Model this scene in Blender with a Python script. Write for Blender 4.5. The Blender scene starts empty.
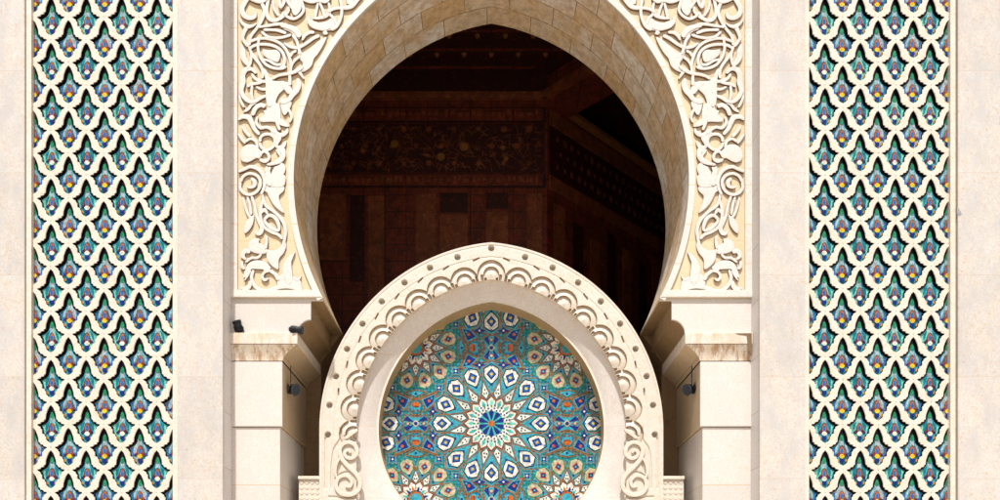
import bpy, bmesh, math, random
import numpy as np
from mathutils import Vector
R = math.radians
random.seed(7)
sc = bpy.context.scene
C = sc.collection
CX, HZ, F, DC = 491.3, 605.0, 800.0, 20.0      # measured vanishing column, horizon row, focal length (px), camera distance
def WX(px, y=0.0): return (px - CX) * (DC + y) / F
def WZ(py, y=0.0): return 1.6 + (HZ - py) * (DC + y) / F
def PX(d, y=0.0): return d * (DC + y) / F

# ------------------------------------------------------------------ materials
def newmat(name):
    m = bpy.data.materials.new(name); m.use_nodes = True
    nt = m.node_tree
    return m, nt, nt.nodes['Principled BSDF']
def N(nt, t, **kw):
    n = nt.nodes.new(t)
    for k, v in kw.items():
        if k in n.inputs: n.inputs[k].default_value = v
        else: setattr(n, k, v)
    return n
def mix(nt, fac, a, b, mode='MIX'):
    n = nt.nodes.new('ShaderNodeMix'); n.data_type = 'RGBA'; n.blend_type = mode
    for i, v in ((0, fac), (6, a), (7, b)):
        if isinstance(v, (int, float)): n.inputs[i].default_value = v
        elif isinstance(v, tuple): n.inputs[i].default_value = (*v, 1)
        else: nt.links.new(v, n.inputs[i])
    return n.outputs[2]
def ramp(nt, src, a, b, ca=(0,0,0), cb=(1,1,1)):
    n = nt.nodes.new('ShaderNodeValToRGB')
    n.color_ramp.elements[0].position = a; n.color_ramp.elements[1].position = b
    n.color_ramp.elements[0].color = (*ca, 1); n.color_ramp.elements[1].color = (*cb, 1)
    nt.links.new(src, n.inputs[0]); return n.outputs[0]
def mth(nt, op, a, b=0.0, c=0.0):
    n = nt.nodes.new('ShaderNodeMath'); n.operation = op
    for i, v in enumerate((a, b, c)):
        if isinstance(v, (int, float)): n.inputs[i].default_value = v
        else: nt.links.new(v, n.inputs[i])
    return n.outputs[0]
def pos(nt):
    g = nt.nodes.new('ShaderNodeNewGeometry'); s = nt.nodes.new('ShaderNodeSeparateXYZ')
    nt.links.new(g.outputs['Position'], s.inputs[0]); return g.outputs['Position'], s
def stone(name, base, vein, spot, joints=None, xj=None, rough=.6, vscale=1.3, sscale=9, vamt=.5, samt=.5, bump=.25, streak=None, patch=None):
    m, nt, b = newmat(name)
    P, s = pos(nt)
    def noise(sc_, det=6, ro=.6, vec=P):
        n = N(nt, 'ShaderNodeTexNoise', Scale=sc_, Detail=det, Roughness=ro)
        nt.links.new(vec, n.inputs['Vector']); return n.outputs[0]
    n1 = noise(vscale, 8, .7); n2 = noise(sscale, 5, .7); n3 = noise(26, 5, .75)
    col = mix(nt, mth(nt, 'MULTIPLY', ramp(nt, n1, .42, .62), vamt), base, vein)
    col = mix(nt, mth(nt, 'MULTIPLY', ramp(nt, n2, .56, .70), samt), col, spot)
    g = ramp(nt, n3, .36, .62, (.80,.79,.77), (1,1,1))
    col = mix(nt, 1.0, col, g, 'MULTIPLY')
    if streak:                                    # rain stains with a shape of their own
        mp = N(nt, 'ShaderNodeMapping'); mp.inputs['Scale'].default_value = (5, 5, .7)
        nt.links.new(P, mp.inputs[0])
        st = noise(1.6, 6, .7, mp.outputs[0])
        col = mix(nt, mth(nt, 'MULTIPLY', ramp(nt, st, .46, .60), streak[1]), col, streak[0])
    if patch:
        mp2 = N(nt, 'ShaderNodeMapping'); mp2.inputs['Scale'].default_value = (1.5, 1.5, .8)
        nt.links.new(P, mp2.inputs[0])
        pn = noise(1.1, 9, .78, mp2.outputs[0])
        col = mix(nt, mth(nt, 'MULTIPLY', ramp(nt, pn, .44, .60), patch[1]), col, patch[0])
        pf = noise(16, 4, .7)
        col = mix(nt, mth(nt, 'MULTIPLY', ramp(nt, pf, .60, .68), patch[3]), col, patch[2])
        vn = noise(2.6, 10, .8, mp2.outputs[0])
        vv = mth(nt, 'ABSOLUTE', mth(nt, 'SUBTRACT', vn, .5))
        col = mix(nt, mth(nt, 'MULTIPLY', ramp(nt, vv, .0, .018, (1,1,1), (0,0,0)), .32), col, patch[2])
    hgt = n2
    if joints:
        z0, h, w, jc = joints
        fz = mth(nt, 'DIVIDE', mth(nt, 'SUBTRACT', s.outputs[2], z0), h)
        fr = mth(nt, 'FRACT', fz)
        line = mth(nt, 'LESS_THAN', fr, w / h)
        cid = mth(nt, 'FLOOR', fz)
        if xj:
            fx = mth(nt, 'DIVIDE', s.outputs[0], xj)
            line = mth(nt, 'MAXIMUM', line, mth(nt, 'LESS_THAN', mth(nt, 'FRACT', fx), w / xj))
            cid = mth(nt, 'ADD', cid, mth(nt, 'MULTIPLY', mth(nt, 'FLOOR', fx), 7.31))
        wn = N(nt, 'ShaderNodeTexWhiteNoise', noise_dimensions='1D'); nt.links.new(mth(nt, 'ADD', cid, mth(nt, 'MULTIPLY', mth(nt,'SIGN', s.outputs[0]), 3.3)), wn.inputs['W'])
        tone = ramp(nt, wn.outputs[0], 0, 1, (.94,.935,.93), (1.0,1.0,1.0))
        col = mix(nt, 1.0, col, tone, 'MULTIPLY')
        col = mix(nt, line, col, jc)
    nt.links.new(col, b.inputs['Base Color'])
    b.inputs['Roughness'].default_value = rough
    bp = N(nt, 'ShaderNodeBump', Strength=bump, Distance=.02); nt.links.new(hgt, bp.inputs['Height'])
    bp2 = N(nt, 'ShaderNodeBump', Strength=bump*.8, Distance=.006); nt.links.new(n3, bp2.inputs['Height'])
    nt.links.new(bp.outputs[0], bp2.inputs['Normal']); nt.links.new(bp2.outputs[0], b.inputs['Normal'])
    return m
def glaze(name, col, rough=.3, var=.35, scale=14):
    m, nt, b = newmat(name)
    P, s = pos(nt)
    n = N(nt, 'ShaderNodeTexNoise', Scale=scale, Detail=4); nt.links.new(P, n.inputs['Vector'])
    lo = tuple(c * (1 - var) for c in col); hi = tuple(min(.9, c * (1 + var * .5)) for c in col)
    nt.links.new(ramp(nt, n.outputs[0], .35, .65, lo, hi), b.inputs['Base Color'])
    b.inputs['Roughness'].default_value = rough
    b.inputs['Specular IOR Level'].default_value = .4
    bp = N(nt, 'ShaderNodeBump', Strength=.35, Distance=.02); n3 = N(nt, 'ShaderNodeTexNoise', Scale=22, Detail=2); nt.links.new(P, n3.inputs['Vector']); nt.links.new(n3.outputs[0], bp.inputs['Height']); nt.links.new(bp.outputs[0], b.inputs['Normal'])
    return m
zj = WZ(71, -.68) % (102 * 19.32 / 800)
M = {}
M['slab'] = stone('slab_stone', (.705,.68,.64), (.73,.665,.575), (.68,.50,.34), joints=(zj, 102*19.32/800, .014, (.56,.47,.38)), vscale=1.4, sscale=8, samt=.7, vamt=.8, patch=((.555,.54,.52), .95, (.56,.38,.23), .95))
M['strip'] = stone('strip_stone', (.79,.735,.64), (.74,.64,.50), (.70,.50,.30), vscale=3, samt=.6)
M['groove'] = stone('groove_stone', (.62,.48,.33), (.70,.45,.2), (.6,.35,.12), vscale=3, samt=.7)  # brown stands in for the shade inside the frame groove
M['reveal'] = stone('reveal_stone', (.79,.765,.76), (.75,.72,.71), (.76,.69,.63), joints=(zj+.05, 1.36, .02, (.5,.42,.36)), vscale=1.5, samt=.3)
M['mould'] = stone('moulding_stone', (.80,.765,.71), (.78,.71,.61), (.76,.60,.42), joints=(.3, .98, .022, (.72,.50,.28)), vscale=2, samt=.4)
M['ground'] = stone('honey_stone', (.80,.64,.40), (.80,.68,.47), (.74,.53,.28), vscale=3, sscale=6, samt=.5, vamt=.8, joints=(.45, 2.05, .016, (.70,.46,.24)))
M['relief'] = stone('carved_white_stone', (.77,.75,.705), (.78,.73,.65), (.76,.65,.50), vscale=4, sscale=10, samt=.45, joints=(.45, 2.05, .018, (.74,.58,.44)))
M['pier'] = stone('pier_stone', (.78,.745,.70), (.78,.70,.61), (.78,.60,.40), vscale=1.6, sscale=9, samt=.4, joints=(WZ(485), 3.2, .02, (.62,.45,.3)), patch=((.66,.63,.60), .6, (.70,.48,.33), .4))
M['stained'] = stone('stained_stone', (.80,.73,.62), (.7,.55,.36), (.62,.36,.13), vscale=3, sscale=6, samt=.6, streak=((.34,.17,.06), .75))
M['stained_light'] = stone('stained_light_stone', (.80,.74,.66), (.75,.66,.52), (.7,.48,.25), vscale=3, sscale=6, samt=.5, streak=((.60,.36,.14), .45))
M['band'] = stone('band_stone', (.77,.715,.62), (.74,.66,.53), (.72,.55,.36), vscale=2.5, sscale=8, samt=.6, patch=((.66,.62,.56), .5, (.66,.47,.30), .4), bump=.5)
M['splay'] = stone('splay_stone', (.78,.74,.69), (.70,.64,.57), (.74,.56,.38), vscale=2, sscale=6, samt=.6, patch=((.62,.58,.55), .5, (.70,.50,.34), .5), joints=(.62, 1.9, .014, (.62,.52,.42)))
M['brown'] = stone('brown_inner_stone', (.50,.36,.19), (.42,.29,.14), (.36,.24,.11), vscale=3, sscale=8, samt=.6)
M['grime'] = stone('weathered_edge_stone', (.22,.11,.045), (.17,.08,.03), (.12,.05,.02), vscale=5, samt=.6)  # shade under the relief edges, painted dark brown on the side faces
M['grime2'] = stone('weathered_band_edge', (.42,.29,.15), (.36,.23,.10), (.28,.16,.07), vscale=5, samt=.6)  # painted shade for steep faces of the band carving and volute sides
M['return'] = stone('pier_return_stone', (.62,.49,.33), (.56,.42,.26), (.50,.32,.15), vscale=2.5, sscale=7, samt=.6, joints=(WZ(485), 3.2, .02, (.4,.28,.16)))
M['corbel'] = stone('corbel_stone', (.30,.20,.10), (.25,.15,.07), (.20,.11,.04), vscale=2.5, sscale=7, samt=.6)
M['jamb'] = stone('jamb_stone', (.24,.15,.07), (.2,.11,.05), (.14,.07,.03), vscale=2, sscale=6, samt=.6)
M['pave'] = stone('plaza_paving', (.60,.51,.41), (.54,.45,.35), (.48,.39,.29), vscale=.3, sscale=2, samt=.4)
# soffit: voussoir blocks in UV space
def soffit_mat():
    m, nt, b = newmat('soffit_blocks')
    uv = nt.nodes.new('ShaderNodeUVMap')
    br = N(nt, 'ShaderNodeTexBrick', Scale=1.0); br.offset = .5; br.squash = 1
    br.inputs['Brick Width'].default_value = 1.25; br.inputs['Row Height'].default_value = .65
    br.inputs['Mortar Size'].default_value = .012; br.inputs['Bias'].default_value = 0
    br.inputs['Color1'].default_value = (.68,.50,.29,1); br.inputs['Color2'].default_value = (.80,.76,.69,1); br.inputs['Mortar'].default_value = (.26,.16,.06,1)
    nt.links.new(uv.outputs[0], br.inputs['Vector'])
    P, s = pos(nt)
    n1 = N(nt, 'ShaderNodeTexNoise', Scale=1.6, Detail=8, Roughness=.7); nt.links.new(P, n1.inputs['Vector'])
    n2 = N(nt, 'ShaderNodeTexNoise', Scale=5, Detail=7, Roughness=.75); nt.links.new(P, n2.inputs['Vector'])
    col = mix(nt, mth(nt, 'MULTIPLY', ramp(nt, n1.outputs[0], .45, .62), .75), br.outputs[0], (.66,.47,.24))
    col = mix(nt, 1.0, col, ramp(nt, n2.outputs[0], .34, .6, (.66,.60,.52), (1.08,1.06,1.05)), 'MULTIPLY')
    nt.links.new(col, b.inputs['Base Color']); b.inputs['Roughness'].default_value = .7
    bp = N(nt, 'ShaderNodeBump', Strength=.5, Distance=.03); nt.links.new(n2.outputs[0], bp.inputs['Height']); nt.links.new(bp.outputs[0], b.inputs['Normal'])
    return m
M['soffit'] = soffit_mat()
# dark hall
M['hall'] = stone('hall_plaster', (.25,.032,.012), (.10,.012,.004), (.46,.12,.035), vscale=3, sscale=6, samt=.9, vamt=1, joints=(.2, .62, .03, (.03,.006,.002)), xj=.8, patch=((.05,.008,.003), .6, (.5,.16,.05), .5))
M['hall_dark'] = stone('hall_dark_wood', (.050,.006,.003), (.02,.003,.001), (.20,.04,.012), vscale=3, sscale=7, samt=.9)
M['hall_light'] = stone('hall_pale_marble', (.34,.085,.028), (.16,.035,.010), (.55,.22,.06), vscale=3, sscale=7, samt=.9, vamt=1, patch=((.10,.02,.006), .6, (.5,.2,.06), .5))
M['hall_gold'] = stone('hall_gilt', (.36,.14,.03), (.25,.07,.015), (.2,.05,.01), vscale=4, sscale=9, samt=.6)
COL = dict(cyan=(.007,.18,.24), sky=(.04,.34,.43), navy=(.006,.02,.20), blue=(.02,.15,.42), white=(.72,.72,.62), cream=(.50,.44,.29),
           red=(.24,.04,.012), strap=(.31,.115,.025), gold=(.60,.30,.04), yellow=(.80,.52,.02), orange=(.50,.11,.01), green=(.02,.24,.11),
           teal=(.05,.42,.36), black=(.006,.006,.008), grey=(.34,.44,.46), mint=(.16,.58,.46), brownred=(.12,.02,.01))
G = {k: glaze('glaze_' + k, v) for k, v in COL.items()}
GK = list(G)
def plain(name, col, rough=.5, metal=0.0):
    m, nt, b = newmat(name); b.inputs['Roughness'].default_value = rough; b.inputs['Metallic'].default_value = metal
    P, s = pos(nt); n = N(nt, 'ShaderNodeTexNoise', Scale=20, Detail=3); nt.links.new(P, n.inputs['Vector'])
    nt.links.new(ramp(nt, n.outputs[0], .3, .7, tuple(c*.75 for c in col), col), b.inputs['Base Color']); return m
M['lamp_black'] = plain('lamp_black', (.006,.007,.011), .6)
M['lamp_metal'] = plain('lamp_grey_metal', (.08,.085,.09), .5, .3)
M['lamp_glass'] = plain('lamp_glass', (.01,.02,.045), .35)
M['bracket'] = plain('rusty_bracket', (.18,.07,.05), .6)
M['patch'] = plain('grey_mortar', (.36,.38,.42), .9)

# ------------------------------------------------------------------ scene-graph helpers
def tag(o, label=None, cat=None, group=None, kind=None):
    if label: o['label'] = label
    if cat: o['category'] = cat
    if group: o['group'] = group
    if kind: o['kind'] = kind
    return o
def thing(name, loc, label, cat, group=None):
    o = bpy.data.objects.new(name, None); C.objects.link(o); o.location = loc; o.empty_display_size = .3
    return tag(o, label, cat, group)
class MB:
    def __init__(s): s.v = []; s.f = []; s.m = []; s.uv = None
    def add(s, vs, fs, mi=0):
        b = len(s.v); s.v += [tuple(map(float, v)) for v in vs]
        for f in fs: s.f.append([b + i for i in f]); s.m.append(mi)
    def box(s, x0, x1, y0, y1, z0, z1, mi=0):
        if x0 > x1: x0, x1 = x1, x0
        s.add([(x0,y0,z0),(x1,y0,z0),(x1,y1,z0),(x0,y1,z0),(x0,y0,z1),(x1,y0,z1),(x1,y1,z1),(x0,y1,z1)],
              [(0,1,5,4),(1,2,6,5),(2,3,7,6),(3,0,4,7),(4,5,6,7),(3,2,1,0)], mi)
    def prism(s, pts, y0, y1, mi=0, caps=(True, True)):
        n = len(pts); vs = [(x, y0, z) for x, z in pts] + [(x, y1, z) for x, z in pts]
        fs = [(i, (i+1) % n, n + (i+1) % n, n + i) for i in range(n)]
        if caps[0]: fs.append(tuple(range(n)))
        if caps[1]: fs.append(tuple(range(2*n-1, n-1, -1)))
        s.add(vs, fs, mi)
    def flat(s, pts, y, mi=0): s.add([(x, y, z) for x, z in pts], [tuple(range(len(pts)))], mi)
    def strip(s, A, B, mi=0, closed=False):
        n = len(A); k = n if closed else n - 1
        s.add(list(A) + list(B), [(i, (i+1) % n, n + (i+1) % n, n + i) for i in range(k)], mi)
    def build(s, name, mats, parent=None, smooth=False, bevel=0, fixn=True):
        off = Vector(parent_world(parent)) if parent else Vector((0,0,0))
        me = bpy.data.meshes.new(name)
        me.from_pydata([(v[0]-off.x, v[1]-off.y, v[2]-off.z) for v in s.v], [], s.f)
        for m in (mats if isinstance(mats, (list, tuple)) else [mats]): me.materials.append(m)
        me.polygons.foreach_set('material_index', s.m)
        if s.uv is not None:
            u = me.uv_layers.new(name='UVMap')
            for i, l in enumerate(me.loops): u.data[i].uv = s.uv[l.vertex_index]
        if fixn:
            bm = bmesh.new(); bm.from_mesh(me); bmesh.ops.recalc_face_normals(bm, faces=bm.faces); bm.to_mesh(me); bm.free()
        if smooth: me.polygons.foreach_set('use_smooth', [True] * len(me.polygons))
        me.update()
        o = bpy.data.objects.new(name, me); C.objects.link(o)
        if parent: o.parent = parent
        if bevel:
            b = o.modifiers.new('bevel', 'BEVEL'); b.width = bevel; b.segments = 2; b.limit_method = 'ANGLE'; b.angle_limit = R(40)
        return o
def catmull(P, sub=5):
    P = [np.array(p, float) for p in P]
    Q = [2*P[0]-P[1]] + P + [2*P[-1]-P[-2]]
    out = []
    for i in range(1, len(Q)-2):
        for k in range(sub):
            t = k/sub; a, b, c, d = Q[i-1], Q[i], Q[i+1], Q[i+2]
            out.append(.5*((2*b)+(-a+c)*t+(2*a-5*b+4*c-d)*t*t+(-a+3*b-3*c+d)*t**3))
    out.append(Q[-2]); return out
def ribbon(mb, st, s, h, dy=0.0, yb=0.0, pl=0.0):
    P = catmull(st); n = len(P); rows = []
    for i, p in enumerate(P):
        t = P[min(i+1, n-1)][:2] - P[max(i-1, 0)][:2]; t = t/(np.linalg.norm(t)+1e-9)
        nn = np.array([-t[1], t[0]]); w = (max(p[2], .5)*1.03+.15)/2
        if i in (0, n-1): w *= .45
        row = []
        for k, y in ((-1, .0), (-1, -h*.88), (-.78, -h), (.0, -h*1.03), (.78, -h), (1, -h*.88), (1, .0)):
            q = p[:2] + nn*w*k
            row.append((WX(q[0], pl)*(-s), y+yb, WZ(q[1]-dy, pl)))
        rows.append(row)
    vs = [v for r in rows for v in r]; m = 7; fs = []; sd = []
    for i in range(n-1):
        for k in range(m-1): (sd if k in (0, m-2) else fs).append((i*m+k, i*m+k+1, (i+1)*m+k+1, (i+1)*m+k))
    sd.append(tuple(range(m))); sd.append(tuple((n-1)*m+k for k in range(m)))
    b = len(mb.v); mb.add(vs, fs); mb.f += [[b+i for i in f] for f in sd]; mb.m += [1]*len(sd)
def parent_world(p):
    l = Vector((0,0,0))
    while p: l += p.location; p = p.parent
    return l
def quadbox(mb, cx, cy, cz, sx, sy, sz, mi=0): mb.box(cx-sx/2, cx+sx/2, cy-sy/2, cy+sy/2, cz-sz/2, cz+sz/2, mi)
def cyl(mb, p0, p1, r0, r1=None, n=20, mi=0, caps=True):
    r1 = r0 if r1 is None else r1
    p0, p1 = Vector(p0), Vector(p1); d = (p1-p0).normalized()
    a = d.orthogonal().normalized(); b = d.cross(a)
    A = [p0 + (a*math.cos(t)+b*math.sin(t))*r0 for t in [2*math.pi*i/n for i in range(n)]]
    B = [p1 + (a*math.cos(t)+b*math.sin(t))*r1 for t in [2*math.pi*i/n for i in range(n)]]
    fs = [(i, (i+1) % n, n+(i+1) % n, n+i) for i in range(n)]
    if caps: fs += [tuple(range(n-1,-1,-1)), tuple(range(n, 2*n))]
    mb.add(A+B, fs, mi)
def tube(mb, pts, r, n=8, mi=0):
    for a, b in zip(pts[:-1], pts[1:]): cyl(mb, a, b, r, r, n, mi)

TOP = 23.0     # top of the walls (m), well above the frame
YB = 2.6       # thickness of the portal wall
YP = -.68      # front plane of the pale pilasters
# ================================================================== SETTING
g = MB(); g.add([(-300,-300,0),(300,-300,0),(300,300,0),(-300,300,0)], [(0,1,2,3)])
tag(g.build('ground', M['pave']), kind='structure')

# ================================================================== OPENING OUTLINE of the great arch (image pixels at plane y=0)
AC, AR = 180.0, 197.0
def great(R_, n=70):          # left springer -> apex -> right springer, offset outwards by R_-AR
    o = R_ - AR
    eu, el = 38.0, 60.0
    pts = []
    dyb = 119.0
    for i in range(30):
        dy = dyb * (1 - i/30)
        a = math.asin(dy / (AR + el))
        r = AR + el + o
        pts.append((CX + el - r*math.cos(a), AC + r*math.sin(a)))
    ap = math.acos(eu / (AR + eu + o))
    for i in range(n+1):
        a = ap * i / n
        r = AR + eu + o
        pts.append((CX + eu - r*math.cos(a), AC - r*math.sin(a)))
    return pts + [(2*CX - x, y) for x, y in reversed(pts[:-1])]
OP = great(AR); OPr = great(AR + 6.0)
nh = len(OP)//2

# ------------------------------------------------------------------ portal building (walls, pilasters, header)
facade = thing('mosque_portal', (0, 0, 0), 'tall pale marble mosque portal wall whose smooth slabs flank the great horseshoe arch', 'building')
def pxbox(mb, xa, xb, yf, yb, z0, z1, s, mi=0):
    x0, x1 = WX(xa, yf), WX(xb, yf)
    if s > 0: x0, x1 = -x1, -x0
    mb.box(x0, x1, yf, yb, z0, z1, mi)
for s in (-1, 1):
    # outer wall slab
    m = MB(); pxbox(m, -420, 24.3, YP, YB, 0, TOP, s); m.build('wall_slab', M['slab'], facade, bevel=.012)
    # inner pilaster beside the arch, its return is the grey reveal
    m = MB(); pxbox(m, 177.2, 222.8, YP, YP+.12, 0, TOP, s); m.build('pilaster', M['slab'], facade, bevel=.012)
    m = MB()
    x0, x1 = WX(174.6, YP), WX(222.3, YP)
    if s > 0: x0, x1 = -x1, -x0
    m.box(x0, x1, YP+.122, YB, 0, TOP); m.build('pilaster_return', M['reveal'], facade)
# back and roof of the building
m = MB(); m.box(-24, 24, YB+22, YB+22.5, 0, TOP); m.box(-24, -23.5, YB, YB+22, 0, TOP); m.box(23.5, 24, YB, YB+22, 0, TOP)
m.build('back_wall', M['slab'], facade)
m = MB(); m.box(-24, 24, -.6, YB+22.5, TOP, TOP+.6); m.build('roof', M['slab'], facade)

# ------------------------------------------------------------------ great horseshoe arch
arch = thing('horseshoe_arch', (0, 0, 0), 'great pointed horseshoe arch with carved white scrollwork on honey coloured spandrels', 'arch')
# wall body (strips left/right of the opening, header above)
XL = 231.0
def wall_body(xl_px, y0, y1, ztop):
    mb = MB(); L = [(WX(x), WZ(y)) for x, y in OP[:nh+1]]
    xl = WX(xl_px)
    for s in (1, -1):
        for yy in (y0, y1):
            A = [(s*x, yy, z) for x, z in L]; B = [(s*xl, yy, z) for x, z in L]
            mb.strip(A, B)
            mb.add([(0, yy, L[-1][1]), (s*xl, yy, L[-1][1]), (s*xl, yy, ztop), (0, yy, ztop)], [(0,1,2,3)])
        mb.add([(s*xl, y0, L[0][1]), (s*L[0][0], y0, L[0][1]), (s*L[0][0], y1, L[0][1]), (s*xl, y1, L[0][1])], [(0,1,2,3)])
    return mb
wall_body(XL, 0, YB, TOP-.01).build('spandrel_ground', M['ground'], arch)
# soffit with UVs
sf = MB(); sf.uv = []
ys = [0.004 + (YB-.008)*k/6 for k in range(7)]
S = 0; prev = None
for i, (x, y) in enumerate(OP):
    X, Z = WX(x), WZ(y)
    if prev: S += math.hypot(X-prev[0], Z-prev[1])
    prev = (X, Z)
    # pulled 4 mm inside the opening
    cx_, cz_ = 0, WZ(AC); d = math.hypot(X-cx_, Z-cz_)
    X2, Z2 = X - (X-cx_)/d*.004, Z - (Z-cz_)/d*.004
    for yy in ys: sf.v.append((X2, yy, Z2)); sf.uv.append((S, yy))
n7 = len(ys)
for i in range(len(OP)-1):
    for k in range(n7-1):
        sf.f.append([i*n7+k, i*n7+k+1, (i+1)*n7+k+1, (i+1)*n7+k]); sf.m.append(0)
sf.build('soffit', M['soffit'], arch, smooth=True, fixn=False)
# rim: raised white band that follows the opening
rm = MB()
A = [(WX(x), WZ(y)) for x, y in OP]; B = [(WX(x), WZ(y)) for x, y in OPr]
h = .07
rm.strip([(x,-h,z) for x,z in A], [(x,-h,z) for x,z in B])
rm.strip([(x,-h,z) for x,z in B], [(x,-.001,z) for x,z in B])
rm.strip([(x,-h,z) for x,z in A], [(x,.02,z) for x,z in A])
rm.build('rim', M['mould'], arch, bevel=.008)
for s in (-1, 1):
    m = MB(); x0, x1 = WX(231), WX(238); m.box(s*x0 if s<0 else -x0, (s*x1 if s<0 else -x1), -.06, -.002, WZ(291.2), TOP-.02) if False else m.box(x0*(-s), x1*(-s), -.06, -.002, WZ(291), TOP-.02)
    m.build('side_moulding', M['mould'], arch, bevel=.01)
    m = MB(); xa, xb = WX(231), WX(322.6)
    m.prism([(xa*(-s), WZ(298.2)), (xb*(-s), WZ(298.2)), (WX(317.6)*(-s), WZ(291.2)), (xa*(-s), WZ(291.2))], -.085, -.0015)
    m.build('base_moulding', M['mould'], arch, bevel=.01)

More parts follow.
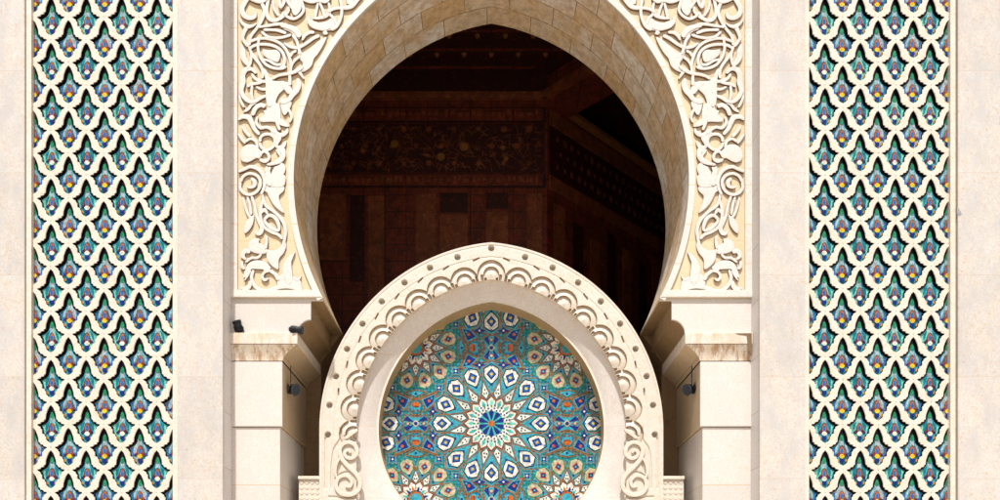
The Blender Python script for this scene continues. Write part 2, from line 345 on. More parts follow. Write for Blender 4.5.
# ---- arabesque relief: strokes (x, y, width) and leaf outlines, all traced in pixels of the facade plane
ST = [
[(250,-3,4),(246,3,4.4),(242.5,10,4.6),(244.5,16.5,4.6),(250,19.5,4),(255,18,3.6),(256.5,13,1.5)],
[(259,0,2.6),(263,6,3.2),(265,13,3.4),(262.5,21,3.2),(258,29,3),(252.5,36,3),(250.5,41,2.7),(250,47,2.5)],
[(250,-1,4.5),(256,2.5,3.5),(262,3.5,3.2),(268,0,3.5),(272,-4,3)],
[(270,-4,3),(268,5,3.2),(267,13,3.4),(269.6,20,3.6),(275,22,3.6),(281,19,3.4),(285,13,3)],
[(273,2,2.2),(275,11,2.4),(279.5,18,2.2)],[(280,-3,2.5),(280,4,3.5),(282,10,4)],
[(239.5,20,1.2),(243,25,2.6),(247,28,4.4),(245,33,3.6),(243.2,39,3.2),(245,43,3),(249,48,3)],
[(247,29,3.6),(253,27.5,2.8),(257,25,1.6)],
[(258,29,2.2),(268,27.6,2.7),(277,26,3),(285,26,3.4)],
[(262,33,2.7),(268,38,2.7),(276,39.5,2.7),(284,38.5,2.7),(292,36,2.7)],
[(264,31.5,2.8),(272,31.5,2.6),(279,32.2,3),(287,35,3)],
[(249,43.5,2.8),(255,41.2,2.8),(261,39.8,2.8),(268,40,2.8),(277.6,43,2.8),(284,47.8,2.8),(288,54,2.8),(290.8,62,2.8),(291.8,71,2.8)],
[(249.6,50,2.6),(256,46.8,2.8),(262.4,45.8,2.8),(271,46.6,2.8),(278,49.2,2.8),(283,54,2.8),(285,60,2.8),(284.4,66,2.8),(280.5,70,2.6)],
[(259.6,40.6,2.5),(258.6,49.4,2.6),(260.8,58.2,2.7),(266.4,66,2.8),(274.4,69.7,2.8),(282.4,70,2.8),(287,68,2.5)],
[(263,60.5,2),(269.6,62.2,2.6),(276,65.8,2.8),(282,65.8,2.6)],
[(250.5,52,3),(255,59,3),(260,65.5,2.8),(263.2,72,2.8),(263,80,2.8)],
[(249.5,48,2.4),(252,56,2.4),(251,65,2.6),(248,70,2.6)],
[(241.5,45,1.5),(243,52,5.4),(244,59,5.4),(247,64,4.4),(250,68,2)],
[(257,75,2.6),(252,70.5,3.6),(246,71.5,5),(243.3,77,5),(243.6,83,5.4),(242.5,88,4.8),(242,93,4.4),(245,99,4),(250,103,3.6),(256,102.6,3.4),(261,99.5,3.2),(267,97,2.8)],
[(252,75,2.6),(256,80,3),(262,82.4,3.2),(267,82.6,3)],
[(247.5,88,2.4),(252.5,85.5,3),(259,84.4,2.8),(263,83,2.4)],
[(252.8,87,2.5),(252.2,95,2.7),(253.5,102,2.6)],
[(256.5,88,2),(262,90.4,2.6),(269,90.6,2.6)],
[(264,70,3),(267.5,78,4),(268.6,88,4.4),(268.6,98,4.4),(270.4,108,5)],
[(298,80,2.6),(299,86,5),(297,91.6,5.6),(293,96.4,5),(289.6,101,4.4),(284,104,3.4),(280,103,2)],
[(280,84,5),(287,88,7),(291,95,5)],[(290,75,2.5),(290.4,81,3),(290,87,4)],
[(273,80.5,2.6),(278,77.5,2.8),(284,76,3),(291,75,3.2),(298,72,3.6),(304,68,3)],
[(299,72.5,3),(302,76.5,2.6),(304.5,80.5,1)],
[(293,36.5,2.8),(297.2,42.5,2.8),(299,49,2.8),(301,56,3)],
[(284.5,44,1.6),(289,47.3,2.8),(294,48.8,3),(299,48.8,3),(304,46.4,3),(309,43,3.2),(314,39.4,3.4),(320,36.8,3.2)],
[(302.5,42,2),(305.5,37,3),(310,34,3.2),(315,34,2.6)],
[(300.5,58,2.6),(295,62.6,2.4),(291.8,68,2.6),(291,75,2.6)],
[(287,-3,3),(284.4,4,2.8),(281,11,2.4)],[(286,-2,3),(290,6,2.8),(294,11,2.6)],
[(284,14.6,2.2),(288,18.6,2.7),(294,20.6,2.8),(300,17.8,2.8),(304,12.5,2.8),(303,6,2.8),(300,-2,2.8)],
[(280,21.5,1.6),(285,17,2.6),(289,12.6,2.4),(288.4,8,2.4)],
[(301,-1,3.4),(307,2.2,3.4),(313,3.4,3.4),(319,2,3.4),(326,3.2,3.4),(331,-1,3)],
[(318.5,4,2.2),(317,11,2.6),(315.4,19,2.6)],[(320,4,2),(323,11,2.6),(325,19,2.6)],
[(308.6,18,2.4),(309.4,23,3.4),(313,27.4,4),(319,29.6,4.2),(325,30,4.6),(331,27.5,4.6)],
[(313,19.6,2),(319,19.5,2.8),(326,17.8,3.2),(331,13.5,2.8)],
[(325,32.5,4.6),(325.8,34.2,4.8),(326.6,33,4.4)],
[(281,27,3.4),(288,28.4,4.6),(296,32,5.6),(300.5,39,4.6)],
[(329,4,2.4),(330,11,2.6),(327,17,2.8)],
[(328,14,2.4),(334,10.6,2.8),(341,9.6,2.8),(347,9.4,4),(352.5,7.4,4.4),(358,1.4,3.6),(363,-4,3)],
[(339,-3,2.6),(341.4,5,2.7),(342.2,14,2.8),(340.4,22,3),(336.6,28.4,3.6),(331,31,4.4)],
[(347,-3,3),(350,3,6),(350,6,6)],
[(330,16,2.6),(334,20,2.8),(336.4,26,3)],
[(244,113,2),(248.5,110.5,2.8),(252,106,2.8),(257,103.4,2.8)],
[(238.8,121,2.4),(243,118.2,4),(249,118.6,5),(252.4,124,4.6),(255,130,3.8),(260,136,3)],
[(253,117,4),(256,110,4.2),(261,106.6,4.2),(266,108,4)],
[(242.5,127,2.2),(246,132.6,3),(251,138,3)],[(238.8,135,2),(243,141,3),(246,145,1.6)],
[(258,118,2.2),(257,124,2.8),(261,129.4,2.8),(267,128.6,3),(272,131,3),(276,135,2.8)],
[(260.4,143,2.8),(261.2,138.6,2.8),(265,135.6,3),(270.6,135.6,3),(275,139,3),(275.2,145,2.8),(271.6,149.6,2.8),(266.4,151.2,2.8),(262,148.4,2.8),(260.2,143.6,2.6)],
[(274.6,130,2.6),(277.6,135,3.6),(282.6,136.4,4),(287,133.4,3.6),(288.4,129.6,1.6)],
[(275.4,145,2.8),(279,148.6,3.6),(283.6,147.2,3.8),(286.2,142,2)],
[(260,156,2.8),(264.4,152.6,2.8),(268.6,155,2.8),(269.4,159.4,3),(265.6,162.4,3.6),(260,160.6,3)],
[(267.4,166,2.4),(275,164.6,3.4),(281,161.6,4.8),(284,156,4.6),(281.6,151,3.4)],
[(270,177.6,1.6),(275.6,178.2,4.6),(281,174.6,5.6),(283.6,169,4.6),(281,164,3)],
[(269.8,172,1.8),(270.4,168,2.6)],
[(239,173,2.6),(245,170.6,2.9),(251,168,3.4),(258,170,3.6),(263,175,3.6),(265.4,182,3.6),(264.6,189,2.8),(261.6,196,2.6)],
[(241,183,2.8),(244,177.4,2.8),(250,174.6,2.8),(256.6,176.2,3),(260.6,181,3),(260.4,187.6,3),(256.6,193,3),(250.6,195.6,3),(244.4,194,3),(240.6,189,3),(241,183,2.8)],
[(251.6,179.4,2.6),(255,182.6,4),(254.6,187,3.6),(250.6,189,2),(247.4,187.4,1.8)],
[(267,168,4),(269,177,5.5),(270.4,187,6)],
[(243.6,198,2),(245.8,207,2.6),(248.6,215,2.6),(251.6,219,2.6)],[(248,198,2.2),(250.4,206,2.6),(252,216,2.6)],
[(252,197,2.6),(255,206,2.8),(257,216,2.9),(260,223.4,3.2),(262.6,229,4),(260.6,234,4),(257.6,234.6,3),(255.6,231.6,1.6)],
[(264,200,2.6),(261.6,208,2.8),(261.2,218,2.8),(264,227,2.9),(271,232.6,3),(278.6,235.6,3),(283,240,2.8)],
[(265,220.6,2.8),(269.6,216.6,3.2),(275,218.4,3.6),(278.6,224,3.6),(279.4,231.4,2.4),(272.6,229.6,3.6),(266.6,224.4,3),(265,220.6,2.6)],
[(262,193,2.6),(266,206,2.8),(273,211.4,3),(279,216.8,3),(284,223.8,3),(286,232,3),(285,240,2.8),(283.6,247,2.8)],
[(261.6,214.4,2),(265,211,3.6),(268.6,215.6,1.8)],
[(267,237,2.6),(267.2,243,2.8),(266,250,3)],
[(251,252.6,4.4),(245.6,252,4.4),(243.2,256.6,4),(246.6,260.6,2)],
[(242.4,262,2.6),(242.6,267,3.4),(245.4,270.4,2)],
[(254,270.6,2.8),(252,278,3.2),(254.4,285.4,3.4),(260,290.4,3.4),(268,291.6,3.6),(277,288.6,3.8),(287,287,4.4),(296,289,3.6),(301.6,292.4,1.6)],
[(264,270.4,2.6),(270,271.6,2.8),(276,275.6,3.2),(279,281,3.6)],
[(271,271.4,2.6),(265,273.4,2.6),(262.8,278,2.8),(265.6,281,2.8),(269,279,1.8)],
[(293,278,2.6),(298,280.6,3),(301.4,276.8,1.4)],
[(251,271,2.6),(248,277,2.2),(245,281.6,.9)],[(250.6,282,3.2),(250,287.6,3.8),(246,290,4),(241,288.4,1.6)],
[(246,263,2.6),(252,259,2.6),(258,258.6,2.6),(262,255,2.4)],
[(239.6,96,1.6),(241.6,103,2.6),(245,109,2.2)],
[(276,120,2.6),(278.6,127,2.8),(280.6,131.6,2.6)],
[(258,150,2.6),(256.6,143,2.6),(251,140,2.6),(246,143,2.4)],
[(289,110,2.4),(292,118,2.6),(290,124,2)],
[(297,52,2.6),(293,54,2.6),(291,58,2.2)],
]
LEAF = [
[(263,50.5),(270,51.6),(276.6,51.4),(280.4,55),(280.2,60),(277.6,63.6),(271,61.4),(265.6,58),(263.6,55)],
[(268,77),(275,82),(283,83),(287,86),(284,91),(279,96),(276,104),(276.5,112),(270.5,112),(268,100),(266.6,88)],
[(298,53),(304,54.4),(309,51.6),(314,47),(319,42.4),(326.4,38.6),(324.4,45),(319,54.4),(314.4,60),(312,67),(306,72),(300.6,72.4),(303.4,65),(300.4,60)],
[(291,-2),(300.6,-2),(302,8),(300,13.6),(296,17),(293,14.4),(291.6,8)],
[(268,105),(278.6,105.4),(281,117.6),(279,123.6),(272,122.8),(262.4,123),(260.4,119.6),(264.8,115.6),(264.2,112),(267.6,110.6)],
[(278.4,117),(283,121),(287,124),(289.2,128),(282,126.8),(277.6,123.6)],
[(281,100),(281.4,109),(285,116.4),(290,110.2),(292,104),(288,100.4)],
[(243,149.6),(247,146.4),(254,146),(259,150),(262.6,155),(260,159.6),(257,159.4),(251,162.6),(247,163.6),(242,161.4),(240.8,155)],
[(266,186),(283,187.4),(284,192),(279.4,197),(281,205),(284.4,213.4),(279,210.6),(273.6,205),(269.6,198),(267,192.4),(262.4,190)],
[(250.6,218),(254.2,216.6),(253.4,225),(249.4,231.6),(245.4,234),(244.8,228),(247,222)],
[(250,242.6),(255,239.6),(260,240.2),(259.4,243.6),(264,246),(268.4,252),(263,255),(254,253.4),(249,249)],
[(266.4,250),(275,251.4),(282,246.4),(285,241.6),(286.4,247),(284,254),(279.4,260),(278.8,269.6),(273,267),(268.4,261.4),(267,255)],
[(245,272.6),(249,264.6),(256,261.4),(264,262.6),(271,268.6),(266,270.2),(250,270.2),(247,277),(244,278.4)],
[(285,263),(289,257.4),(295.4,253.4),(292,260.6),(292.2,270),(293,280),(289,286),(285,280),(283,270)],
[(278,280),(283,274.6),(288,281.4),(293,278.8),(300,280.8),(301.6,286),(301.4,291.6),(290,287.4),(279,286.4)],
[(283,26),(292,27.5),(299,33),(300,40),(296,38),(290,33),(284,30.5)],
[(309,21),(318,24),(327,22.6),(334,19),(337,27),(332,31.6),(322,31),(312,27.6)],
[(270,130),(277,134),(282,139),(279,145),(277,149),(276,141),(272,135)],
[(276,151),(283,148),(286,153),(284,162),(278,165),(272,165),(280,158)],
[(275,168),(284,165),(285,172),(281,177),(274,179),(270,180),(272,174)],
[(268,176),(275,178),(284,176),(286,181),(283,188),(272,188),(268,183)],
]
def leaf(mb, pts, s, h, dy=0.0):
    P = catmull([(x, y, 0) for x, y in pts] + [(pts[0][0], pts[0][1], 0)], 4)[:-1]
    c = sum(p[:2] for p in P)/len(P)
    def ring(k, y): return [(WX((p[:2]*k+c*(1-k))[0])*(-s), y, WZ((p[:2]*k+c*(1-k))[1]-dy)) for p in P]
    r = [ring(1.02, 0), ring(1.02, -h*.86), ring(.94, -h), ring(.5, -h*1.03)]
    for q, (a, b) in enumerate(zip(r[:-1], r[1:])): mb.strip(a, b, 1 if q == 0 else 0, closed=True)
    mb.add(r[-1], [tuple(range(len(r[-1])))])
for s in (-1, 1):
    mb = MB(); k = 0
    for st in ST:
        ribbon(mb, st, -s if False else s, .050 + (k*7 % 19)*.0010); k += 1
    for lf in LEAF:
        leaf(mb, lf, s, .047 + (k*5 % 17)*.0008); k += 1
    # scrolls go on above the frame
    for st in ST:
        if max(p[1] for p in st) < 82: ribbon(mb, st, s, .050 + (k*7 % 19)*.0010, dy=100-0); k += 1
    for lf in LEAF:
        if max(p[1] for p in lf) < 82: leaf(mb, lf, s, .047 + (k*5 % 17)*.0008, dy=100); k += 1
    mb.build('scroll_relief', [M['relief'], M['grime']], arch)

# ================================================================== stone piers under the great arch
def pier(s):
    t = thing('stone_pier', (-s*WX(258), 0, 0), 'pale marble pier left of the mosaic arch with three stepped blocks and a stained cornice' if s > 0 else
              'pale marble pier right of the mosaic arch, its cornice stained black at the outer end', 'pier', 'piers carrying the horseshoe arch')
    f = lambda pts: [((WX(x))*(1 if s > 0 else -1), WZ(y)) for x, y in pts]
    A = 231.0
    def cav(p0, p1, n=8):        # concave quarter from p0 (upper, inner) to p1 (lower, outer)
        return [(p0[0] + (p1[0]-p0[0])*math.sin(k/n*math.pi/2), p0[1] + (p1[1]-p0[1])*(1-math.cos(k/n*math.pi/2))) for k in range(n+1)]
    m = MB(); m.prism(f([(A, 298.6), (323.0, 298.6), (322.6, 300.4), (310.8, 300.4), (310.8, 319.5)] + cav((310.8, 319.5), (297.6, 333.4))[1:] + [(A, 333.4)]), .0, .07)
    m.build('impost_block', M['pier'], t, bevel=.006)
    m = MB(); m.prism(f([(A, 298.6), (322.6, 298.6), (322.2, 300.4), (310.4, 300.4), (310.4, 319.3)] + cav((310.4, 319.3), (297.3, 333.2))[1:] + [(A, 333.2)]), .071, YB)
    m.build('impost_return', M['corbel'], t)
    # cornice: slab + cavetto, also returned on the front
    m = MB(); m.prism(f([(A-1.5, 333.9), (298.4, 333.9), (298.4, 345.2), (A-1.5, 345.2)]), -.10, YB)
    m.build('cornice_slab', M['stained_light'] , t, bevel=.015)
    m = MB(); n = 8; rowsA = []
    for k in range(n+1):
        u = k/n; x = 297.4 + (282.6-297.4)*math.sin(u*math.pi/2); yy = 345.6 + (361-345.6)*(1-math.cos(u*math.pi/2)) if False else 345.6 + 15*u
        x = 297.4 - 14.8*math.sin(u*math.pi/2); yf = -.09 + .11*math.sin(u*math.pi/2)
        rowsA.append((x, yy, yf))
    for (xa, ya, fa), (xb, yb_, fb) in zip(rowsA[:-1], rowsA[1:]):
        sg = 1 if s > 0 else -1
        m.add([(WX(A-1)*sg, fa, WZ(ya)), (WX(xa)*sg, fa, WZ(ya)), (WX(xb)*sg, fb, WZ(yb_)), (WX(A-1)*sg, fb, WZ(yb_))], [(0,1,2,3)])
        m.add([(WX(xa)*sg, fa, WZ(ya)), (WX(xa)*sg, YB, WZ(ya)), (WX(xb)*sg, YB, WZ(yb_)), (WX(xb)*sg, fb, WZ(yb_))], [(0,1,2,3)], 1)
    m.build('cavetto', [M['stained'], M['return']], t)
    m = MB(); m.prism(f([(A, 361.6), (282.2, 361.6), (282.2, 426.4), (A, 426.4)]), .0, .09); m.build('upper_block', M['pier'], t, bevel=.012)
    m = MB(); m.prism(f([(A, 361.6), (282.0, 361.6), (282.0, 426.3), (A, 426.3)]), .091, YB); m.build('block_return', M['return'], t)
    m = MB(); m.prism(f([(A, 426.9), (279.6, 426.9), (279.6, 628), (A, 628)]), .045, YB); 
    for v in range(len(m.v)):
        if m.v[v][2] < 2: m.v[v] = (m.v[v][0], m.v[v][1], 0.0)
    m.build('lower_block', [M['pier']], t, bevel=.012)
    # inner jamb behind, darker stone with its own little cavetto
    fj = lambda pts: [(WX(x, YB)*(1 if s > 0 else -1), WZ(y, YB)) for x, y in pts]
    m = MB(); q = fj([(250, 333), (342, 333), (334, 343)] + [(328, 352), (321, 362), (321, 640), (250, 640)])
    q = [(x, max(z, 0.0)) for x, z in q]
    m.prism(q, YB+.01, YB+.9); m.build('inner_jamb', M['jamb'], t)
    return t
pl = pier(1); pr = pier(-1)
m = MB(); m.prism([(-WX(x, -.1), WZ(y, -.1)) for x, y in [(231,333.2),(247,333.4),(243,334.6),(236,335.4),(234.5,350),(231,356)]], -.112, -.1005)
tag(m.build('dark_stain', M['jamb'], pr), 'black rain stain on the outer end of the cornice')

# ================================================================== TILE PANELS
PW, PH = 35.3, 45.3
def tile_panel(x0, ylw, label):
    yl = -.55; yt = yl + .075
    t = thing('tile_panel', (WX(x0+2*PW, yl), yl, 0), label, 'tile panel', 'tall lattice and mosaic panels of the portal')
    gx = lambda px: WX(px, yl); gz = lambda py: WZ(py, yl)
    hole = [(0,-19.8),(2.0,-17.2),(3.6,-13.6),(4.9,-9.6),(5.3,-5.4),(6.6,-4.8),(7.0,-3.2),(9.8,-2.6),(10.2,-1.2),(13.4,-.4),(13.4,.6),(10.4,2.4),(10.2,4.0),(8.9,4.6),(8.8,8.8),(6.3,9.6),(6.0,11.6),(4.8,12.2),(4.6,15.0),(2.6,17.0),(0,18.4)]
    # outer outline of the half cell, matched to the hole points
    outer = []
    for i, (hx, hy) in enumerate(hole):
        if hy <= .2: u = (hy+19.8)/20.0; oy = -PH/2*(1-u); 
        else: u = (18.4-hy)/18.2; oy = PH/2*(1-u)
        bul = math.sin(max(0, min(1, u))*math.pi)
        ox = PW/2*(u)
        outer.append((ox, oy))
    lat = MB(); mos = MB()
    mi = {k: i for i, k in enumerate(GK)}
    def poly(pts, cx, cy, layer, col, flip=1):
        yy = yt - .002 - layer*.0025
        mos.add([(WX(cx+flip*x, yl), yy, WZ(cy+y, yl)) for x, y in pts], [tuple(range(len(pts)))], mi[col])
    clipx0, clipx1 = x0, x0+4*PW
    rows = []
    k0 = int((-90)/PH)
    for j in range(-3, 15):
        for i in range(5): rows.append((x0+i*PW, ylw+j*PH-8.4, 'yellow'))
        for i in range(4): rows.append((x0+PW/2+i*PW, ylw+PH/2+j*PH-8.4, 'white'))
    for cx, cy, kind in rows:
        for sd in (-1, 1):
            if cx + sd*2 < clipx0 or cx + sd*2 > clipx1: continue
            H = [(cx+sd*x, cy+y) for x, y in hole]; O = [(cx+sd*x, cy+y) for x, y in outer]
            Hs = [(cx+sd*(x+ ((.55 if y < 10 else .25) if 0 < x else 0)), cy+y) for x, y in hole]
            lat.strip([(gx(x), yl, gz(y)) for x, y in Hs], [(gx(x), yl-.0, gz(y)) for x, y in O])
            lat.strip([(gx(x), yl, gz(y)) for x, y in Hs], [(gx(x), yl+.014, gz(y)) for x, y in H])
            lat.strip([(gx(x), yl+.014, gz(y)) for x, y in H], [(gx(x), yt+.01, gz(y)) for x, y in H], 2)
        for sd in (-1, 1):
            if cx + sd*2 < clipx0 or cx + sd*2 > clipx1: continue
            P = lambda pts, l, c: poly(pts, cx, cy, l, c, sd)
            yk = kind == 'yellow'
            lay1 = random.choice(('sky', 'sky', 'cyan', 'sky', 'grey' if yk else 'mint')); P([(0,-11),(2.0,-9.5),(2.8,-6),(4.2,-3.4),(7.0,-1.4),(10.4,.6),(8.8,3.4),(8.4,7),(7.0,9.6),(5.4,11.8),(4.4,14.6),(2.2,17.2),(0,18.2)], 1, lay1)
            P([(0,-9.5),(1.4,-8.5),(1.9,-5),(2.6,-1.8),(1.4,-2.2),(0,-3)], 2, 'grey')
            P([(2.6,-4.4),(5.4,-1.6),(6.6,1.4),(6.4,5.6),(5.2,4.4),(3.6,0)], 3, 'grey' if yk else 'cyan')
            P([(6.6,-.6),(9.6,.8),(8.2,3.8),(7.8,7.4),(6.4,9.4),(6.0,7.6),(6.8,4)], 4, 'blue' if yk else 'mint')
            P([(0,-13.6),(1.2,-12.4),(2.0,-9.6),(1.5,-7.4),(0,-6.8)], 5, 'green')
            P([(0,-2.2),(1.8,-1),(3.0,2),(3.4,4.6),(6,6.6),(6.2,8),(4.2,8.8),(2.6,8),(0,10)], 6, 'red' if yk else 'brownred')
            P([(0,-1.4),(1.4,-.4),(2.3,2.4),(2.5,4.6),(1.6,6),(0,6.6)], 7, 'orange')
            P([(0,0),(1.1,1),(1.7,3.2),(1.2,5.6),(0,6.4)], 8, 'blue')
            P([(3.6,6.2),(5.8,6.6),(5.6,8),(4,8.4)], 8, 'navy')
            P([(0,6.2),(1.6,6.8),(2.8,8.6),(1.6,10.4),(0,11)], 9, 'yellow' if yk else 'white')
            P([(0,10.8),(1.6,10.8),(2.4,12.6),(1.4,14.8),(0,15.4)], 10, 'navy')
            P([(4.8,11.2),(4.4,14.4),(3.2,14),(3.4,11.8)], 11, 'gold')
    lat.build('lattice', [M['strip'], M['grime2'], G['black']], t)
    xa, xb = WX(x0, yl), WX(x0+4*PW, yl)
    mos.build('glazed_tiles', [G[k] for k in GK], t)
    m = MB(); m.box(xa-.02, xb+.02, yt+.012, YB, 0, TOP)
    m.box(xa-.02, xb+.02, yl+.004, yt, 0, gz(ylw+14.5*PH) if gz(ylw+14.5*PH) > 0 else .001) if False else None
    m.build('tile_backing', G['black'], t)
    m = MB(); m.box(xa, xb, yl-.01, yt+.01, 0, WZ(603, yl)); m.build('foot_block', M['strip'], t)
    return t, xa, xb
tp1, a1, b1 = tile_panel(33.0, 48.0, 'tall cream lattice panel filled with turquoise glazed tiles, left of the great arch')
tp2, a2, b2 = tile_panel(807.6, 48.0, 'tall cream lattice panel filled with turquoise glazed tiles, right of the great arch')
for (t, xa, xb, s) in ((tp1, a1, b1, -1), (tp2, a2, b2, 1)):
    # frame: outer white strip + groove with its shade painted brown beside the outer wall, thin strip at the pilaster side
    o = xa if s < 0 else xb; i_ = xb if s < 0 else xa
    m = MB(); m.box(o, o + s*.125, YP+.055, YB, 0, TOP-.01); m.build('frame_strip', M['strip'], t, bevel=.01)
    wo = s*abs(WX(24.3, YP)) 
    m = MB(); m.box(o + s*.127, wo - s*.001, YP+.11, YB, 0, TOP-.01); m.build('frame_groove', M['groove'], t)
    wi = s*abs(WX(177.2, YP)) if True else 0
    wi_edge = s*(abs(WX(177.2, YP)))
    m = MB(); m.box(i_, wi_edge + s*.001, YP+.03, YB if False else YP+.118, 0, TOP-.01); m.build('frame_strip', M['strip'], t, bevel=.008)
m = MB(); z = WZ(211, YP); x = WX(961, YP)
pts = [(x-.10, z+.10), (x-.06, z+.07), (x-.01, z-.01), (x+.02, z-.08), (x-.03, z-.13), (x-.09, z-.07)]
m.prism(pts, YP-.003, YP+.02); o = m.build('mortar_patch', M['patch'], facade); tag(o, 'small grey chipped patch on the edge of the outer slab')

# ================================================================== MOSAIC ARCH
YA = 0.9; YC = 430.0; E = 16.5; RO = 172.0
fa = lambda px, y=YA: WX(px, y)
ma = thing('mosaic_arch', (0, YA, 0), 'smaller pale pointed arch carved with scallops and drilled holes around a round zellige mosaic', 'arch')
def ring_pts(R_, y, n=64, xs=None):            # left yc -> apex -> right yc, in image px of the plane y
    ap = math.acos(E/(R_+E)); L = [(CX+E-(R_+E)*math.cos(ap*i/n), YC-(R_+E)*math.sin(ap*i/n)) for i in range(n+1)]
    return L + [(2*CX-x, yy) for x, yy in reversed(L[:-1])]
BOT = 503.0
# --- carved band as a relief surface
TW = 37.0
nt_ = 88; nstr = 170; narc = 640
tt = np.linspace(0, TW, nt_)
cols = []
for k in range(nstr): 
    yy = BOT + (YC-BOT)*k/nstr
    cols.append([(CX-RO+t, yy) for t in tt])
for k in range(narc+1):
    f_ = k/narc; c_ = []
    for t in tt:
        r_ = RO-t; ap = math.acos(E/(r_+E)); a = ap*f_
        c_.append((CX+E-(r_+E)*math.cos(a), YC-(r_+E)*math.sin(a)))
    cols.append(c_)
L = np.array(cols)                      # (ncol, nt, 2)
def sstep(x, a, b): u = np.clip((x-a)/(b-a), 0, 1); return u*u*(3-2*u)
def seg_dist(X, Y, pl):
    d = np.full(X.shape, 1e9)
    P = catmull([(x, y, 0) for x, y in pl], 6) if len(pl) > 2 else [np.array((x, y, 0.)) for x, y in pl]
    for a, b in zip(P[:-1], P[1:]):
        ax, ay = a[0], a[1]; bx, by = b[0]-ax, b[1]-ay
        t = np.clip(((X-ax)*bx+(Y-ay)*by)/(bx*bx+by*by+1e-9), 0, 1)
        d = np.minimum(d, np.hypot(X-ax-t*bx, Y-ay-t*by))
    return d
def band_height(X, Y):
    """recess depth in metres (positive = into the stone) on the left half, image px"""
    D = np.zeros(X.shape)
    cx0 = CX + E
    ang = [94.95] + [106.2+9.4*k for k in range(9)]
    d1 = np.full(X.shape, 1e9); 
    hole = np.full(X.shape, 1e9)
    diam = np.full(X.shape, 1e9); notch = np.full(X.shape, 1e9)
    for k, a in enumerate(ang):
        a_ = R(a); rc, rh = 138.3+E, 163.6+E
        ux, uy = math.cos(a_), -math.sin(a_)
        cx_, cy_ = cx0+rc*ux, YC+rc*uy; hx, hy = cx0+rh*ux, YC+rh*uy
        if k == 0: cx_, cy_ = CX, 274.0; hx, hy = CX, 248.0
        if k < 10: d1 = np.minimum(d1, np.hypot(X-cx_, Y-cy_))
        hole = np.minimum(hole, np.hypot(X-hx, Y-hy))
        for off in (-4.6, 4.6, -3.4, 3.4):
            an = R(a+off); 
            if k == 0 and off < 0: continue
            p0, p1 = RO-TW+E-.5, RO-TW+E+(5.5 if abs(off) > 4 else 2.5)
            notch = np.minimum(notch, seg_dist(X, Y, [(cx0+p0*math.cos(an), YC-p0*math.sin(an)), (cx0+p1*math.cos(an), YC-p1*math.sin(an))]) + (0 if k < 9 else 9))
        if k < 8:
            am = R(a + (5.6 if k == 0 else 4.7)); rm_ = 157+E
            mx, my = cx0+rm_*math.cos(am), YC-rm_*math.sin(am)
            tx, ty = math.sin(am), math.cos(am)       # tangent (image)
            dx, dy = X-mx, Y-my
            u = dx*tx+dy*ty; v = dx*math.cos(am)-dy*math.sin(am)
            u2, v2 = u*.97+v*.24, v*.97-u*.24
            diam = np.minimum(diam, np.maximum(np.abs(u2)-3.6, np.abs(v2)*3.2-2.2))
    top = Y < 442
    dd = np.where(top, d1, 99)
    big = (1-sstep(dd, 13.7, 14.0))*(.075 - .060*np.clip((14.0-dd)/6.4, 0, 1))
    small = (1-sstep(dd, 7.6, 7.9))*(.085 - .060*np.clip((7.8-dd)/8, 0, 1))
    D += np.where(dd < 7.9, np.maximum(small, big*0+.0) , big)
    D += .2*(1-sstep(hole, 2.3, 3.2)); globals()['HOLE'] = hole
    D += .07*(1-sstep(notch, .5, 1.4))
    D += .05*(1-sstep(diam, -.6, .3))
    # fine line parallel to the extrados
    T = np.where(Y > YC, X-(CX-RO), RO+E-np.hypot(X-cx0, Y-YC))
    D += .012*(1-sstep(np.abs(T-3.0), .5, 1.0))
    D += .012*(1-sstep(np.abs(T-14.6), .3, .8))*np.where((dd > 14.5) & (Y < 436), 1, 0)
    # grooves of the volutes at the foot
    gr = [[(325.2,438),(325.2,488)], [(340.4,428),(340,439),(334,449),(331.6,468),(331.6,488)],
          [(358.8,463.2),(364,474),(364.6,482),(362,491),(356,496)], [(335.6,479.2),(341,473.6),(348.4,471.2)], [(329,496.5),(356,497.5)],
          [(344,436),(350,434),(356,438)], [(340.6,462),(339,470),(336,474)]]
    G_ = np.full(X.shape, 1e9)
    for g_ in gr: G_ = np.minimum(G_, seg_dist(X, Y, g_))
    D += .040*(1-sstep(G_, .2, 1.5))
    return D
H = band_height(L[:,:,0], L[:,:,1])
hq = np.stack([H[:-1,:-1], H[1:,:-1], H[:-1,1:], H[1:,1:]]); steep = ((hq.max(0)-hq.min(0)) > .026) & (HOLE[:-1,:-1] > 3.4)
cb = MB()
for s in (1, -1):
    X = (L[:,:,0]-CX)*(DC+YA)/F*s; Z = 1.6+(HZ-L[:,:,1])*(DC+YA)/F; Yv = YA + H
    nc = X.shape[0]; base = len(cb.v)
    cb.v += list(zip(X.ravel().tolist(), Yv.ravel().tolist(), Z.ravel().tolist()))
    for i in range(nc-1):
        for k in range(nt_-1):
            q = [base+i*nt_+k, base+(i+1)*nt_+k, base+(i+1)*nt_+k+1, base+i*nt_+k+1]
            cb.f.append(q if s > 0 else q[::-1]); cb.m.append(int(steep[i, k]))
    # extrados (outer side)
    A = [(X[i,0], YA, Z[i,0]) for i in range(nc)]; B = [(X[i,0], YA+1.1, Z[i,0]) for i in range(nc)]
    cb.strip(A, B)
cb.build('carved_band', [M['band'], M['grime2']], ma, fixn=False)
